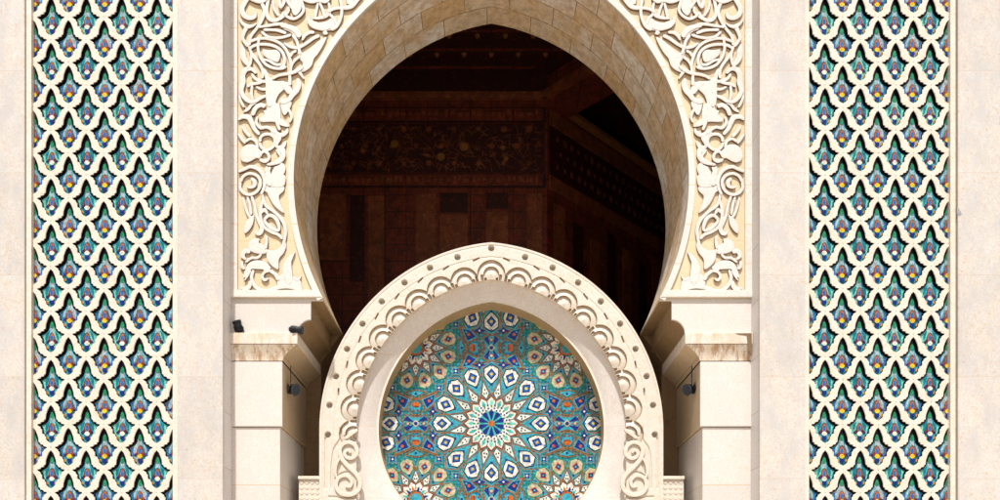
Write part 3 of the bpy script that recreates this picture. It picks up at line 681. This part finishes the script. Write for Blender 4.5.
for s in (1, -1):
    m = MB()
    for st in ([(351,453.4,2.2),(348.2,450.6,2.4),(345,453.6,2.8),(347.4,458,3.2),(353,458.2,3.5),(357.2,453,3.7),(355.6,446,3.8),(349.6,442.6,3.8),(343,444.6,3.8),(340,450.6,3.8),(342.4,459,4),(349,467,4),(356.6,474.4,4),(360.4,482.4,4),(358,490.8,4),(350.6,495,4),(341.6,493.6,3.9),(336.4,486.8,3.8),(338.4,478.6,3.6),(346,475.8,3.4),(351.8,480.4,3.2),(350.6,486.6,2.8),(345.6,486.4,2.2)],
               [(340.4,458,2),(337,464,2.4),(335.6,472,2.4),(337,478,2)], [(358,430,3.2),(351,434.6,3.4),(346,438.8,3)]):
        ribbon(m, st, -s if s < 0 else -s, .055, yb=YA, pl=YA)
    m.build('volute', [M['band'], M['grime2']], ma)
# --- scalloped arris + splay (plain band), rim and intrados
YS1, YR, YM = YA+.10, YA+.36, YA+.95
def img2w(pts, y): return [(WX(x, y), y, WZ(yy, y)) for x, yy in pts]
RB = RO-TW                                   # 135 : inner edge of the carved band
def with_foot(R_, y, straight):
    top = ring_pts(R_, y); left = []
    n = 24
    for k in range(n):
        f_ = 1 - k/n
        if straight: left.append((CX-R_, YC+(BOT-YC)*f_))
        else:
            yy = (BOT-YC)*f_; left.append((CX-math.sqrt(max(R_*R_-yy*yy, 0)), YC+yy))
    return left + top + [(2*CX-x, yy) for x, yy in reversed(left)]
P0 = with_foot(RB, YA, True); P1 = with_foot(114.6, YR, False); 
m = MB()
A = img2w(P0, YA); A = [(x, YA+.05, z) for x, y, z in A]
# wavy inner step that follows the scallops
sc0 = []
for i, (x, y) in enumerate(P0):
    sc0.append((x, y))
A2 = [(x, YA+.15, z) for x, y, z in A]
m.strip([(x, YA-.0, z) for x, y, z in A], A2)
m.build('band_step', M['stained_light'], ma)
m = MB(); nlv = 7
rows_ = []
for k in range(nlv+1):
    u = k/nlv; y = YA+.15 + (YR-YA-.15)*u
    row = []
    for (x0_, y0_), (x1_, y1_) in zip(P0, P1):
        a = (WX(x0_, YA), WZ(y0_, YA)); b = (WX(x1_, YR), WZ(y1_, YR)); w_ = u + .10*math.sin(u*math.pi)
        row.append((a[0]*(1-w_)+b[0]*w_, y, a[1]*(1-w_)+b[1]*w_))
    rows_.append(row)
for a, b in zip(rows_[:-1], rows_[1:]): m.strip(a, b)
m.build('plain_band', M['splay'], ma, smooth=True)
P2 = with_foot(112.6, YR, False)
m = MB(); m.strip(img2w(P1, YR), img2w(P2, YR)); w2 = img2w(P2, YR); w1 = img2w(P1, YR)
m.build('inner_rim', M['strip'], ma)
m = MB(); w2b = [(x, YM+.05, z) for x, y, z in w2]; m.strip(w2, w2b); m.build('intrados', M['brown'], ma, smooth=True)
# plinth and side blocks
m = MB(); m.box(WX(300, YA), WX(2*CX-300, YA), YA+.02, YA+1.1, 0, WZ(BOT-.2, YA)); m.build('plinth', M['band'], ma)
for s in (1, -1):
    xa, xb = WX(298.4, YA+.05), WX(319.6, YA+.05)
    m = MB(); m.box(s*xa, s*xb, YA+.1, YA+1.05, WZ(BOT-.2, YA), WZ(479.4, YA+.05)); ob = m.build('side_block', M['band'], ma)
    m = MB(); m.box(s*(xa-.01), s*xb, YA+.04, YA+1.06, WZ(479.2, YA+.05), WZ(476.0, YA+.05)); m.build('block_cap', M['strip'], ob, bevel=.008)
    m = MB()
    for i in range(4):
        for j in range(5):
            cx_ = xa + (xb-xa)*(i+.5)/4; cz_ = WZ(482.5+j*5.2, YA+.1); r = (xb-xa)/8*.78
            if cz_ - r < WZ(BOT, YA): continue
            m.prism([(s*(cx_-r), cz_), (s*cx_, cz_-r), (s*(cx_+r), cz_), (s*cx_, cz_+r)], YA+.085, YA+.0995)
    m.build('diamond_carving', M['strip'], ob, bevel=.004)
# back of the arch (solid)
m = MB(); Pb = ring_pts(RO-.5, YA, 64); Pb = [(CX-RO+.5, BOT)] + Pb + [(CX+RO-.5, BOT)]
m.flat([(WX(x, YA), WZ(y, YA)) for x, y in Pb], YA+1.1); m.build('back_face', M['band'], ma)

# --- zellige mosaic
mo = MB(); MI = {k: i for i, k in enumerate(GK)}
MCX, MCY, LS = CX+.1, 423.6, 75.6
def inside(x, y, mg=3.0):
    R_ = 113+mg
    if y > BOT+mg: return False
    if y < YC:
        xx = abs(x-CX); return math.hypot(xx+E, y-YC) < R_+E
    return math.hypot(x-CX, y-YC) < R_
cnt = [0]
def mp(pts, layer, col):
    c = (sum(p[0] for p in pts)/len(pts), sum(p[1] for p in pts)/len(pts))
    if not inside(*c): return
    cnt[0] += 1
    yy = YM - layer*.0022 - (cnt[0] % 37)*.00004
    mo.add([(WX(x, YM), yy, WZ(y, YM)) for x, y in pts], [tuple(range(len(pts)))], MI[col])
def pol(cx, cy, r, a): return (cx+r*math.cos(a), cy-r*math.sin(a))
def line(pts, w, layer, col, closed=False):
    P = pts + [pts[0]] if closed else pts
    for a, b in zip(P[:-1], P[1:]):
        dx, dy = b[0]-a[0], b[1]-a[1]; l = math.hypot(dx, dy)+1e-9; nx, ny = -dy/l*w/2, dx/l*w/2; ex, ey = dx/l*w/2, dy/l*w/2
        mp([(a[0]-ex+nx, a[1]-ey+ny), (b[0]+ex+nx, b[1]+ey+ny), (b[0]+ex-nx, b[1]+ey-ny), (a[0]-ex-nx, a[1]-ey-ny)], layer, col)
def shrink(P, k, c=None):
    if c is None: c = (sum(p[0] for p in P)/len(P), sum(p[1] for p in P)/len(P))
    return [(c[0]+(x-c[0])*k, c[1]+(y-c[1])*k) for x, y in P]
def disc(x, y, r, layer, col, n=10, a0=0): mp([(x+r*math.cos(a0+2*math.pi*i/n), y+r*math.sin(a0+2*math.pi*i/n)) for i in range(n)], layer, col)
def local(cx, cy, a, u, v): return (cx+u*math.cos(a)+v*math.sin(a), cy-u*math.sin(a)+v*math.cos(a))
def star(cx, cy, n, sc_, aoff, kind):
    """a rosette: n petals, n kites, toothed centre. radii are for the 16-fold one times sc_"""
    st_ = 2*math.pi/n; h_ = st_/2
    if kind == 16: rt, rv, r1, r2, r3, pc = 27.6, 22.8, 45.2, 56.0, 63.8, 49.4
    else: rt, rv, r1, r2, r3, pc = 18.4, 14.2, 30.6, 37.4, 42.6, 33.6
    for k in range(n):
        a = aoff + k*st_
        L_ = lambda pts: [local(cx, cy, a, u, v) for u, v in pts]
        w1 = r1*math.tan(h_)*.95; w2 = w1*.80
        g_ = 1 if kind == 16 else .80
        wa = 9.0*g_
        pet = L_([(rt, 0), (r1-.5, wa), (r2-.5, wa), (r3+.6, 0), (r2-.5, -wa), (r1-.5, -wa)])
        c = local(cx, cy, a, pc-.5, 0)
        line(pet, 2.4, 2, 'sky', True); line(pet, 1.0, 3, 'strap', True)
        mp(shrink(pet, .90, c), 4, 'sky')
        x = 1.02 if kind == 16 else .92
        w = [(pc-9.6*x, 0), (pc-2.6*x, 6.6*x), (pc+5.0*x, 6.6*x), (pc+9.2*x, 0), (pc+5.0*x, -6.6*x), (pc-2.6*x, -6.6*x)]
        q = [(pc+(u-pc)*1.16, v*1.14) for u, v in w]
        mp(L_(q), 5, 'green' if kind == 12 else 'black')
        mp(L_(w), 6, 'white' if kind == 16 else 'cream')
        if kind == 16:
            mp(L_([(pc-5.8, 0), (pc, 5.0), (pc+5.8, 0), (pc, -5.0)]), 7, 'navy'); mp(L_([(pc-3.8, 0), (pc, 3.3), (pc+3.8, 0), (pc, -3.3)]), 8, 'blue')
            disc(*local(cx, cy, a, pc, 0), 1.5, 9, 'yellow', 8)
        else:
            mp(L_([(pc-4.6, 0), (pc, 3.9), (pc+4.6, 0), (pc, -3.9)]), 7, 'orange'); mp(L_([(pc-3.2, 0), (pc, 2.8), (pc+3.2, 0), (pc, -2.8)]), 8, 'navy')
            disc(*local(cx, cy, a, pc, 0), 1.1, 9, 'teal', 8)
        for du, dv in ((-9.8, 0), (8.6, 0)):
            disc(*local(cx, cy, a, pc+du*x, dv), 1.25*x, 9, 'navy' if du < 0 else 'blue', 8)
        disc(*local(cx, cy, a, pc-3*x, 6.4*x), .9*x, 9, 'green', 6); disc(*local(cx, cy, a, pc-3*x, -6.4*x), .9*x, 9, 'green', 6)
        # kite at half angle
        b = a + h_
        K = lambda pts: [local(cx, cy, b, u, v) for u, v in pts]
        kw = rt*math.tan(h_)*.92
        kit = [(rv, 0), (rt*1.08, kw*.98), (r1*1.04, 0), (rt*1.08, -kw*.98)]
        kc = (rt*1.12, 0)
        sh = lambda f_: K([(kc[0]+(u-kc[0])*f_, v*f_) for u, v in kit])
        line(K(kit), .9, 3.5, 'strap', True)
        mp(sh(.86), 4, 'cyan')
        mp(sh(.66), 5, 'white')
        for du, dv in ((-.6, 1.2), (-.6, -1.2), (3.0, 0)) : disc(*local(cx, cy, b, kc[0]+.4+du*x, dv*x), .8*x, 8, 'black', 6)
        # tooth of the central star
        th = [(rv*.80, kw*.0 + rv*.8*math.tan(h_)), (rt-1.3, 0), (rv*.80, -rv*.8*math.tan(h_)), (rv*.5, 0)]
        mp(L_([(rv*.62, rv*.62*math.tan(h_)), (rv*.98, rv*.86*math.tan(h_)), (rt-.9, 0), (rv*.98, -rv*.86*math.tan(h_)), (rv*.62, -rv*.62*math.tan(h_))]), 6, 'white')
        line([local(cx, cy, a-h_, rv-.2, 0), local(cx, cy, a, rt, 0), local(cx, cy, a+h_, rv-.2, 0)], 1.1, 5, 'red')
        if kind == 16:
            mp(L_([(16.6, 0), (20.2, 1.9), (24.6, 0), (20.2, -1.9)]), 8, 'mint' if k % 2 == 0 else 'teal')
            mp(L_([(15.2, 0), (17.6, .9), (19, 0), (17.6, -.9)]), 9, 'green')
            disc(*local(cx, cy, b, 18.4, 0), 1.0, 8, 'navy', 6); disc(*local(cx, cy, b, 15.3, 0), .9, 9, 'navy', 6)
            disc(*local(cx, cy, a, 13.6, 0), .9, 9, 'navy', 6); disc(*local(cx, cy, b, 20.6, 0), .7, 8, 'sky', 6)
        else:
            mp(L_([(7.2, 0), (9.6, 1.4), (13.4, 0), (9.6, -1.4)]), 8, ('navy', 'teal', 'navy', 'orange')[k % 4])
            disc(*local(cx, cy, b, 11.0, 0), .9, 8, ('orange', 'navy')[k % 2], 6)
    if kind == 16:
        disc(cx, cy, 15.6, 6.6, 'white', 32); disc(cx, cy, 12.6, 7.5, 'teal', 32)
        for k in range(10):
            a = k*2*math.pi/10 + math.pi/2
            mp([local(cx, cy, a, u, v) for u, v in ((2.4, 0), (7, 1.4), (11.2, 2.5), (12.8, 1.4), (12.8, -1.4), (11.2, -2.5), (7, -1.4))], 9, 'navy')
        disc(cx, cy, 3.0, 10, 'orange', 14)
    else:
        disc(cx, cy, 7.6, 7, 'orange', 20); disc(cx, cy, 5.8, 8, 'sky', 20)
def axis_motif(cx, cy, a):
    Q = lambda pts: [local(cx, cy, a, u, v) for u, v in pts]
    for sv in (-1, 1):
        oc = [( 8.4*math.cos(t), sv*16.6+ 8.6*math.sin(t)) for t in [math.pi/8+k*math.pi/4 for k in range(8)]]
        line(Q(oc), 1.0, 3, 'strap', True)
        mp(Q([(u*.84, sv*16.6+(v-sv*16.6)*.84) for u, v in oc]), 4, 'cyan')
        mp(Q([(u*.66, sv*16.6+(v-sv*16.6)*.66) for u, v in oc]), 5, 'sky')
        mp(Q([(-4.4, sv*18.6), (-3.4, sv*20.8), (0, sv*22), (3.4, sv*20.8), (4.4, sv*18.6), (2.6, sv*16.4), (-2.6, sv*16.4)]), 6, 'orange')
        mp(Q([(-3.8, sv*17.6), (-2.6, sv*16.2), (2.6, sv*16.2), (3.8, sv*17.6), (0, sv*17.6)]), 7, 'red')
        mp(Q([(-4, sv*12.4), (-2, sv*11.2), (-.6, sv*12.6), (-2, sv*14)]), 6, 'red'); mp(Q([(4, sv*12.4), (2, sv*11.2), (.6, sv*12.6), (2, sv*14)]), 6, 'red')
        for su in (-1, 1):
            disc(*local(cx, cy, a, su*5.6, sv*15), 1.1, 7, 'blue', 6)
            kt = [(su*21, sv*31), (su*18.6, sv*20.6), (su*10.4, sv*12.8), (su*4.8, sv*24.2)]
            line(Q(kt), 1.0, 3, 'strap', True); kc = (su*13.4, sv*22.6)
            mp(Q([(kc[0]+(u-kc[0])*.88, kc[1]+(v-kc[1])*.88) for u, v in kt]), 4, 'sky')
            mp(Q([(kc[0]+(u-kc[0])*.70, kc[1]+(v-kc[1])*.70) for u, v in kt]), 5, 'navy')
            disc(*local(cx, cy, a, kc[0], kc[1]), 1.7, 6, 'orange', 8); disc(*local(cx, cy, a, kc[0]+su*2.4, kc[1]+sv*2.6), 1.3, 6, 'sky', 6)
            # little star by the petals
            c = (su*17.2, sv*12.0)
            mp(Q([(c[0], c[1]+6.6), (c[0]+1.6, c[1]+1.6), (c[0]+4, c[1]), (c[0]+1.6, c[1]-1.6), (c[0], c[1]-6.6), (c[0]-1.6, c[1]-1.6), (c[0]-4, c[1]), (c[0]-1.6, c[1]+1.6)]), 5, 'navy')
            disc(*local(cx, cy, a, *c), 1.1, 7, 'white', 6)
            # wings
            mp(Q([(su*1.6, sv*1.6), (su*8.8, sv*7.6), (su*11.6, sv*3.2), (su*6, sv*2.2)]), 6, 'navy')
    for sv in (-1, 1):
        tr = [(-11, sv*31.4), (0, sv*25.0), (11, sv*31.4), (0, sv*33.6)]
        line(Q(tr), .9, 4, 'strap', True); mp(Q([(u*.72, sv*30.4+(v-sv*30.4)*.7) for u, v in tr]), 5, 'sky'); disc(*local(cx, cy, a, 0, sv*29.6), 1.3, 6, 'navy', 6)
        line(Q([(-22, sv*33), (0, sv*23.4), (22, sv*33)]), .9, 5, 'gold' if False else 'strap')
        line(Q([(sv*22, -34), (sv*14.6, -12), (sv*13.6, 0), (sv*14.6, 12), (sv*22, 34)]), .9, 3, 'red')
    hg = [(-13.4, 0), (-10.2, 9.2), (-3.4, 7.0), (3.4, 7.0), (10.2, 9.2), (13.4, 0), (10.2, -9.2), (3.4, -7.0), (-3.4, -7.0), (-10.2, -9.2)]
    line(Q(hg), 1.0, 3, 'strap', True); mp(Q([(u*.9, v*.88) for u, v in hg]), 4, 'sky')
    mp(Q([(-4, 0), (0, 4), (4, 0), (0, -4)]), 8, 'cream'); disc(*local(cx, cy, a, 0, 0), 1.9, 9, 'navy', 8)
    for su in (-1, 1):
        mp(Q([(su*5, 0), (su*7.4, 2.6), (su*11, 0), (su*7.4, -2.6)]), 7, 'red'); disc(*local(cx, cy, a, su*8, 0), 1.5, 8, 'cream', 8)
for i in range(-38, 39):
    for j in range(-38, 39):
        x, y = MCX+i*3.3, MCY+j*3.3
        if abs(x-CX) > 116 or y > BOT+3: continue
        q = 1.35+.35*((i*7+j*3) % 3 == 0)
        mp([(x-q, y), (x, y-q), (x+q, y), (x, y+q)], 1, ('navy', 'green', 'teal', 'black')[(i*i+j*j) % 4] if (i+j) % 2 else 'sky')
for i in (-1, 0, 1):
    for j in (-1, 0, 1):
        cx, cy = MCX+2*LS*i, MCY+2*LS*j
        star(cx, cy, 16, 1, math.pi/2, 16)
        axis_motif(cx+LS, cy, 0); axis_motif(cx, cy-LS, math.pi/2)
for sx in (-1, 1):
    for sy in (-1, 1):
        cx, cy = MCX+sx*LS, MCY+sy*LS; star(cx, cy, 12, 1, R(15), 12)
        for sx2, sy2 in ((1, .0), (0, 1)):
            pass
# small stars between  the rosettes + strap crossings
for sx in (-1, 1):
    for sy in (-1, 1):
        for u, v in ((52.4, 35.6), (35.6, 52.4), (98.8, 35.6), (35.6, 98.8), (52.4, 115), (115, 52.4)):
            cx, cy = MCX+sx*u, MCY+sy*v
            for k in range(8):
                pass
            pts = [pol(cx, cy, 6.6 if k % 2 == 0 else 2.8, k*math.pi/4+math.pi/4) for k in range(8)]
            line(pts, 1.0, 2, 'strap', True); mp(pts, 3, 'sky'); mp(shrink(pts, .6), 5, 'navy'); disc(cx, cy, 1.1, 6, 'white', 6)
mosaic = mo.build('zellige_mosaic', [G[k] for k in GK], ma, fixn=False)
m = MB(); Pm = with_foot(113.2, YR, False); m.flat([(WX(x, YR), WZ(y, YR)) for x, y in Pm], YM+.004)
m.build('mosaic_bed', G['cyan'], ma)

# ================================================================== DARK HALL behind the arch
YH = 10.0
hx = lambda px: WX(px, YH); hz = lambda py: WZ(py, YH)
wall = thing('hall_wall', (-4, YH, 0), 'dark reddish brown hall wall with inlaid friezes facing the great arch', 'wall')
xc = hx(547)
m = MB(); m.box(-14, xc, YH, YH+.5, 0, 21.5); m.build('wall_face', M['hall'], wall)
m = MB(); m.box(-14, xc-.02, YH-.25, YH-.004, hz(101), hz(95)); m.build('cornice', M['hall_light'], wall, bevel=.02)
m = MB(); m.box(-14, xc-.05, YH-.16, YH-.004, hz(94), hz(60)); m.build('upper_shadow_board', M['hall_dark'], wall)  # dark board above the cornice
def frieze(z_top, z_bot, name):
    m = MB(); m.box(-14, xc-.05, YH-.05, YH-.004, hz(z_bot), hz(z_top)); o = m.build(name, M['hall_dark'], wall)
    m = MB(); m.box(-14, xc-.16, YH-.09, YH-.052, hz(z_bot-1.6), hz(z_top+1.6)); m.build('inlay_band', M['hall'], o, bevel=.01)
    m = MB(); x = -6.9
    while x < xc-.4:
        w_ = random.uniform(.06, .2); zc = (hz(z_bot)+hz(z_top))/2 + random.uniform(-.05, .05); hh = random.uniform(.05, .13)
        m.box(x, x+w_, YH-.105, YH-.091, zc-hh, zc+hh); x += w_+random.uniform(.06, .16)
    m.build('inscription_marks', M['hall_light'], o)
    return o
frieze(108, 123, 'upper_frieze'); frieze(174, 188, 'lower_frieze')
m = MB(); m.box(-14, xc-.1, YH-.04, YH-.004, hz(172.6), hz(124.4)); star_f = m.build('star_frieze', M['hall_dark'], wall)
m = MB(); k = 0
for r_ in range(3):
    for i in range(24):
        px = 304 + i*25.0 + (12.5 if r_ % 2 else 0); py = 130+r_*17
        if px > 538: continue
        cx_, cz_ = hx(px), hz(py); rr = random.uniform(.08, .16)
        n = 8; m.prism([(cx_+rr*(1 if q % 2 else .6)*math.cos(math.pi*q/n), cz_+rr*(1 if q % 2 else .6)*math.sin(math.pi*q/n)) for q in range(2*n)], YH-.07, YH-.042)
for i in range(420):
    px = random.uniform(310, 540); py = random.uniform(127, 171); a = random.uniform(0, math.pi); l = random.uniform(.08, .2)
    cx_, cz_ = hx(px), hz(py); dx, dz = l*math.cos(a), l*math.sin(a); nx, nz = -.012*math.sin(a), .012*math.cos(a)
    y = YH-.055-i*.00002
    m.add([(cx_-dx+nx, y, cz_-dz+nz), (cx_+dx+nx, y, cz_+dz+nz), (cx_+dx-nx, y, cz_+dz-nz), (cx_-dx-nx, y, cz_-dz-nz)], [(0,1,2,3)])
m.build('star_inlay', M['hall_light'], star_f)
m = MB()
for i, (px, py, rr) in enumerate(((395,145,.17),(441,158,.17),(464,148,.18),(503,149,.10),(506,160,.10),(363,152,.10))):
    cx_, cz_ = hx(px), hz(py); n = 8
    m.prism([(cx_+rr*(1 if q % 2 else .75)*math.cos(math.pi*q/n), cz_+rr*(1 if q % 2 else .75)*math.sin(math.pi*q/n)) for q in range(2*n)], YH-.09, YH-.071)
m.build('gilt_stars', M['hall_gold'], star_f)
for (pa, pb, ya, yb, k) in ((304,318,196,345,'hall'),(320,346,194,260,'hall_light'),(350,365,196,282,'hall_dark'),(368,384,196,300,'hall_light'),(388,412,194,300,'hall'),(416,436,194,300,'hall_light'),
                            (440,468,193,212,'hall_dark'),(440,468,215,260,'hall_light'),(471,483,194,262,'hall'),(486,508,193,209,'hall_dark'),(486,508,212,262,'hall_light'),(511,524,194,262,'hall'),(527,542,194,280,'hall_light')):
    m = MB(); m.box(hx(pa), hx(pb), YH-.03, YH-.004, hz(yb), hz(ya)); m.build('marble_panel', M[k], wall, bevel=.006)
# wall that turns away at 45 degrees on the right
wr = thing('turned_hall_wall', (xc, YH, 0), 'dark brown hall wall running back at an angle, right of the corner seen through the great arch', 'wall')
d = Vector((1, 1, 0)).normalized(); nrm = Vector((1, -1, 0)).normalized()
def slab45(mb, a0, a1, z0, z1, t0, t1, mi=0):
    c = Vector((xc, YH, 0)); ps = [c+d*a0+nrm*t0, c+d*a1+nrm*t0, c+d*a1+nrm*t1, c+d*a0+nrm*t1]
    mb.add([(p.x, p.y, z0) for p in ps]+[(p.x, p.y, z1) for p in ps], [(0,1,2,3),(7,6,5,4),(0,4,5,1),(1,5,6,2),(2,6,7,3),(3,7,4,0)], mi)
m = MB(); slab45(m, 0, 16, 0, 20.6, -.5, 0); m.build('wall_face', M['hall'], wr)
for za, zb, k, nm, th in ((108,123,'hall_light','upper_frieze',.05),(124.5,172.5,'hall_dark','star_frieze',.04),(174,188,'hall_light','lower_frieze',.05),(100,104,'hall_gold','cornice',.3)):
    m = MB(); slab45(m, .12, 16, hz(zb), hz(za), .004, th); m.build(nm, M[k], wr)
m = MB()
for i in range(34):
    for r_ in range(3):
        a0 = .5 + i*.42 + (.2 if r_ % 2 else 0); zc = hz(134+r_*14); w_ = random.uniform(.06, .13); slab45(m, a0, a0+w_*1.4, zc-w_, zc+w_, .041, .06)
m.build('star_inlay', M['hall_light'], wr)
for i in range(9):
    m = MB(); a0 = .4+i*1.1; slab45(m, a0, a0+.62, 8, hz(200+8*(i % 3)), .004, .03); m.build('marble_panel', M['hall_dark' if i % 2 else 'hall_light'], wr)
# beam coming forward at 45 degrees
be = thing('ceiling_beam', (xc+2, YH-2, 20), 'dark red brown ceiling beam running diagonally across the upper right of the hall', 'beam')
d2 = Vector((1, -1, 0)).normalized(); n2 = Vector((1, 1, 0)).normalized()
def beam(mb, a0, a1, z0, z1, t0, t1):
    c = Vector((xc, YH, 0)); ps = [c+d2*a0+n2*t0, c+d2*a1+n2*t0, c+d2*a1+n2*t1, c+d2*a0+n2*t1]
    mb.add([(p.x, p.y, z0) for p in ps]+[(p.x, p.y, z1) for p in ps], [(0,1,2,3),(7,6,5,4),(0,4,5,1),(1,5,6,2),(2,6,7,3),(3,7,4,0)])
m = MB(); beam(m, -.2, 9.2, hz(107), 21.45, 0, 1.1); m.build('beam_body', M['hall'], be)
m = MB(); beam(m, 0, 9, hz(101), hz(95), -.32, -.02); m.build('beam_cornice', M['hall_light'], be)
ce = thing('hall_ceiling', (0, 8, 21.5), 'almost black coffered ceiling with rows of small red studs, high inside the great arch', 'ceiling')
m = MB(); m.box(-14, 16, YB+.01, YH+14, 21.5, 21.9); m.build('ceiling_board', M['hall_dark'], ce)
m = MB()
for i in range(-10, 12):
    for j in range(7):
        x_ = i*.98 + (.49 if j % 2 else 0); y_ = 3.2+j*.95
        if x_ - xc > (YH - y_) - .6: continue
        cyl(m, (x_, y_, 21.499), (x_, y_, 21.42), .10, .06, 8); 
m.build('studs', M['hall_gold'], ce)
m = MB()
for i in range(8): m.box(-13.5, xc+(YH-3.2-i*.95)-.6, 2.9+i*.95, 2.96+i*.95, 21.44, 21.499)
m.build('coffer_ribs', M['hall'], ce)
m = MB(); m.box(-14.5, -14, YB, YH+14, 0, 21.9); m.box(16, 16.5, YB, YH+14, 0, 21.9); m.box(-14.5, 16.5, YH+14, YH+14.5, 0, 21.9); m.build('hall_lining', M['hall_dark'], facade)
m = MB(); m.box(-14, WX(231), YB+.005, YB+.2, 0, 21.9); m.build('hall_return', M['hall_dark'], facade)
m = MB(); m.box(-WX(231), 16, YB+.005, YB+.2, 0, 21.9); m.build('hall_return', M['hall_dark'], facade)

# ================================================================== FLOODLIGHTS
def spot_can(loc, d_, L_, r, label, foot):
    t = thing('floodlight', loc, label, 'floodlight', 'floodlights on the piers')
    c = Vector(loc); d_ = Vector(d_).normalized()
    m = MB(); cyl(m, c-d_*L_*.5, c-d_*L_*.35, r*.55, r*.95); cyl(m, c-d_*L_*.35, c+d_*L_*.3, r*.95, r); cyl(m, c+d_*L_*.3, c+d_*L_*.5, r*1.12, r*1.18); 
    for k in range(4): cyl(m, c-d_*L_*(.30-.09*k), c-d_*L_*(.27-.09*k), r*1.08)
    m.build('housing', M['lamp_black'], t, smooth=False)
    m = MB(); cyl(m, c+d_*(L_*.5+.002), c+d_*(L_*.5+.006), r*.98, r*.9); m.build('lens', M['lamp_glass'], t)
    m = MB(); m2 = MB(); f = Vector(foot); side = d_.cross(Vector((0,0,1))).normalized()*(r*1.2) if abs(d_.z) < .9 else Vector((r*1.2, 0, 0))
    tube(m, [c+side, f+side*.8, f-side*.8, c-side], .014); quadbox(m2, f.x, f.y, f.z, .10, .08, .03); m.build('bracket', M['lamp_black'], t); m2.build('foot_plate', M['lamp_black'], t)
    return t
# on top of the left cornice, outer end, tilted up
yA = -.05
spot_can((WX(238.4, yA), yA, WZ(326.6, yA)), (-.28, -.15, .9), .27, .095, 'small black floodlight tipped upward on the outer end of the left cornice', (WX(240, yA), yA, WZ(333.2, yA)))
spot_can((WX(296, yA), yA-.02, WZ(330, yA)), (.92, -.1, -.12), .34, .085, 'small black floodlight lying sideways at the inner end of the left cornice', (WX(293.5, yA), yA, WZ(333.4, yA)))
def round_lamp(s, label):
    y = 0.55; x = WX(293.6, y)*(-s if False else 1); z = WZ(389, y)
    xs = x if s > 0 else -x; q = 1 if s > 0 else -1
    t = thing('floodlight', (xs, y, z), label, 'floodlight', 'floodlights on the piers')
    c = Vector((xs, y, z)); dd = Vector((q*.75, -.45, -.35)).normalized()
    m = MB(); cyl(m, c-dd*.10, c-dd*.02, .07, .125, 20); cyl(m, c-dd*.02, c+dd*.08, .125, .145, 20); quadbox(m, c.x-q*.08, c.y+.02, c.z-.02, .16, .15, .17); m.build('housing', M['lamp_black'], t)
    m = MB(); cyl(m, c+dd*.08, c+dd*.095, .155, .155, 22); m.build('front_ring', M['lamp_metal'], t)
    m = MB(); cyl(m, c+dd*.096, c+dd*.104, .13, .12, 20); m.build('lens', M['lamp_glass'], t)
    wx = WX(282.2)*q
    m = MB(); tube(m, [(wx, y, z+.03), (xs-q*.07, y, z+.03)], .018); m2 = MB(); tube(m2, [(xs, y-.12, z-.04), (xs, y-.12, z-.15), (xs, y+.12, z-.15), (xs, y+.12, z-.02)], .014)
    quadbox(m, wx+q*.012, y, z+.02, .024, .12, .2); m2.build('yoke', M['lamp_metal'] if s > 0 else M['lamp_black'], t); m.build('bracket', M['bracket'] if s > 0 else M['lamp_black'], t)
    m = MB(); cyl(m, (xs-q*.14, y-.05, z+.0), (xs-q*.14, y-.10, z+.0), .06, .05, 12); m.build('junction_box', M['lamp_metal'] if s > 0 else M['lamp_black'], t)
    m = MB(); tube(m, [(xs-q*.07, y, z+.05), (xs-q*.075, y, WZ(366, y))], .012); m.build('cable', M['lamp_black'], t)
round_lamp(1, 'round floodlight with a rusty bracket on the inner side of the left pier')
round_lamp(-1, 'dark blue black round floodlight on the inner side of the right pier')

# ================================================================== CAMERA, LIGHT
cam = bpy.data.cameras.new('camera'); co = bpy.data.objects.new('camera', cam); C.objects.link(co)
co.location = (0, -DC, 1.6); co.rotation_euler = (R(90), 0, 0)
cam.sensor_width = 36; cam.lens = 36*F/1000; cam.shift_x = (500-CX)/1000; cam.shift_y = (HZ-250)/1000
cam.clip_end = 2000; sc.camera = co
EL, AZ = R(60), R(-7)        # sun elevation; azimuth from straight ahead of the facade
w = bpy.data.worlds.new('World'); sc.world = w; w.use_nodes = True
bg = w.node_tree.nodes['Background']; sky = w.node_tree.nodes.new('ShaderNodeTexSky')
sky.sky_type = 'NISHITA'; sky.sun_disc = False; sky.sun_elevation = EL; sky.sun_rotation = math.pi + AZ
sky.dust_density = 4; sky.air_density = 1.0; sky.ozone_density = .6
w.node_tree.links.new(sky.outputs[0], bg.inputs[0]); bg.inputs[1].default_value = .085
sun = bpy.data.lights.new('sun', 'SUN'); so = bpy.data.objects.new('sun', sun); C.objects.link(so)
sun.energy = 4.3; sun.angle = R(2); sun.color = (1, .975, .95)
dirv = Vector((math.sin(AZ)*math.cos(EL), -math.cos(AZ)*math.cos(EL), math.sin(EL)))   # towards the sun
so.rotation_euler = dirv.to_track_quat('Z', 'Y').to_euler(); so.location = (0, -30, 40)
vs = sc.view_settings; vs.view_transform = 'Standard'; vs.look = 'None'; vs.gamma = 1; vs.exposure = .12
sc.render.resolution_x = 1024; sc.render.resolution_y = 512
try: sc.cycles.max_bounces = 6; sc.cycles.diffuse_bounces = 4
except Exception: pass
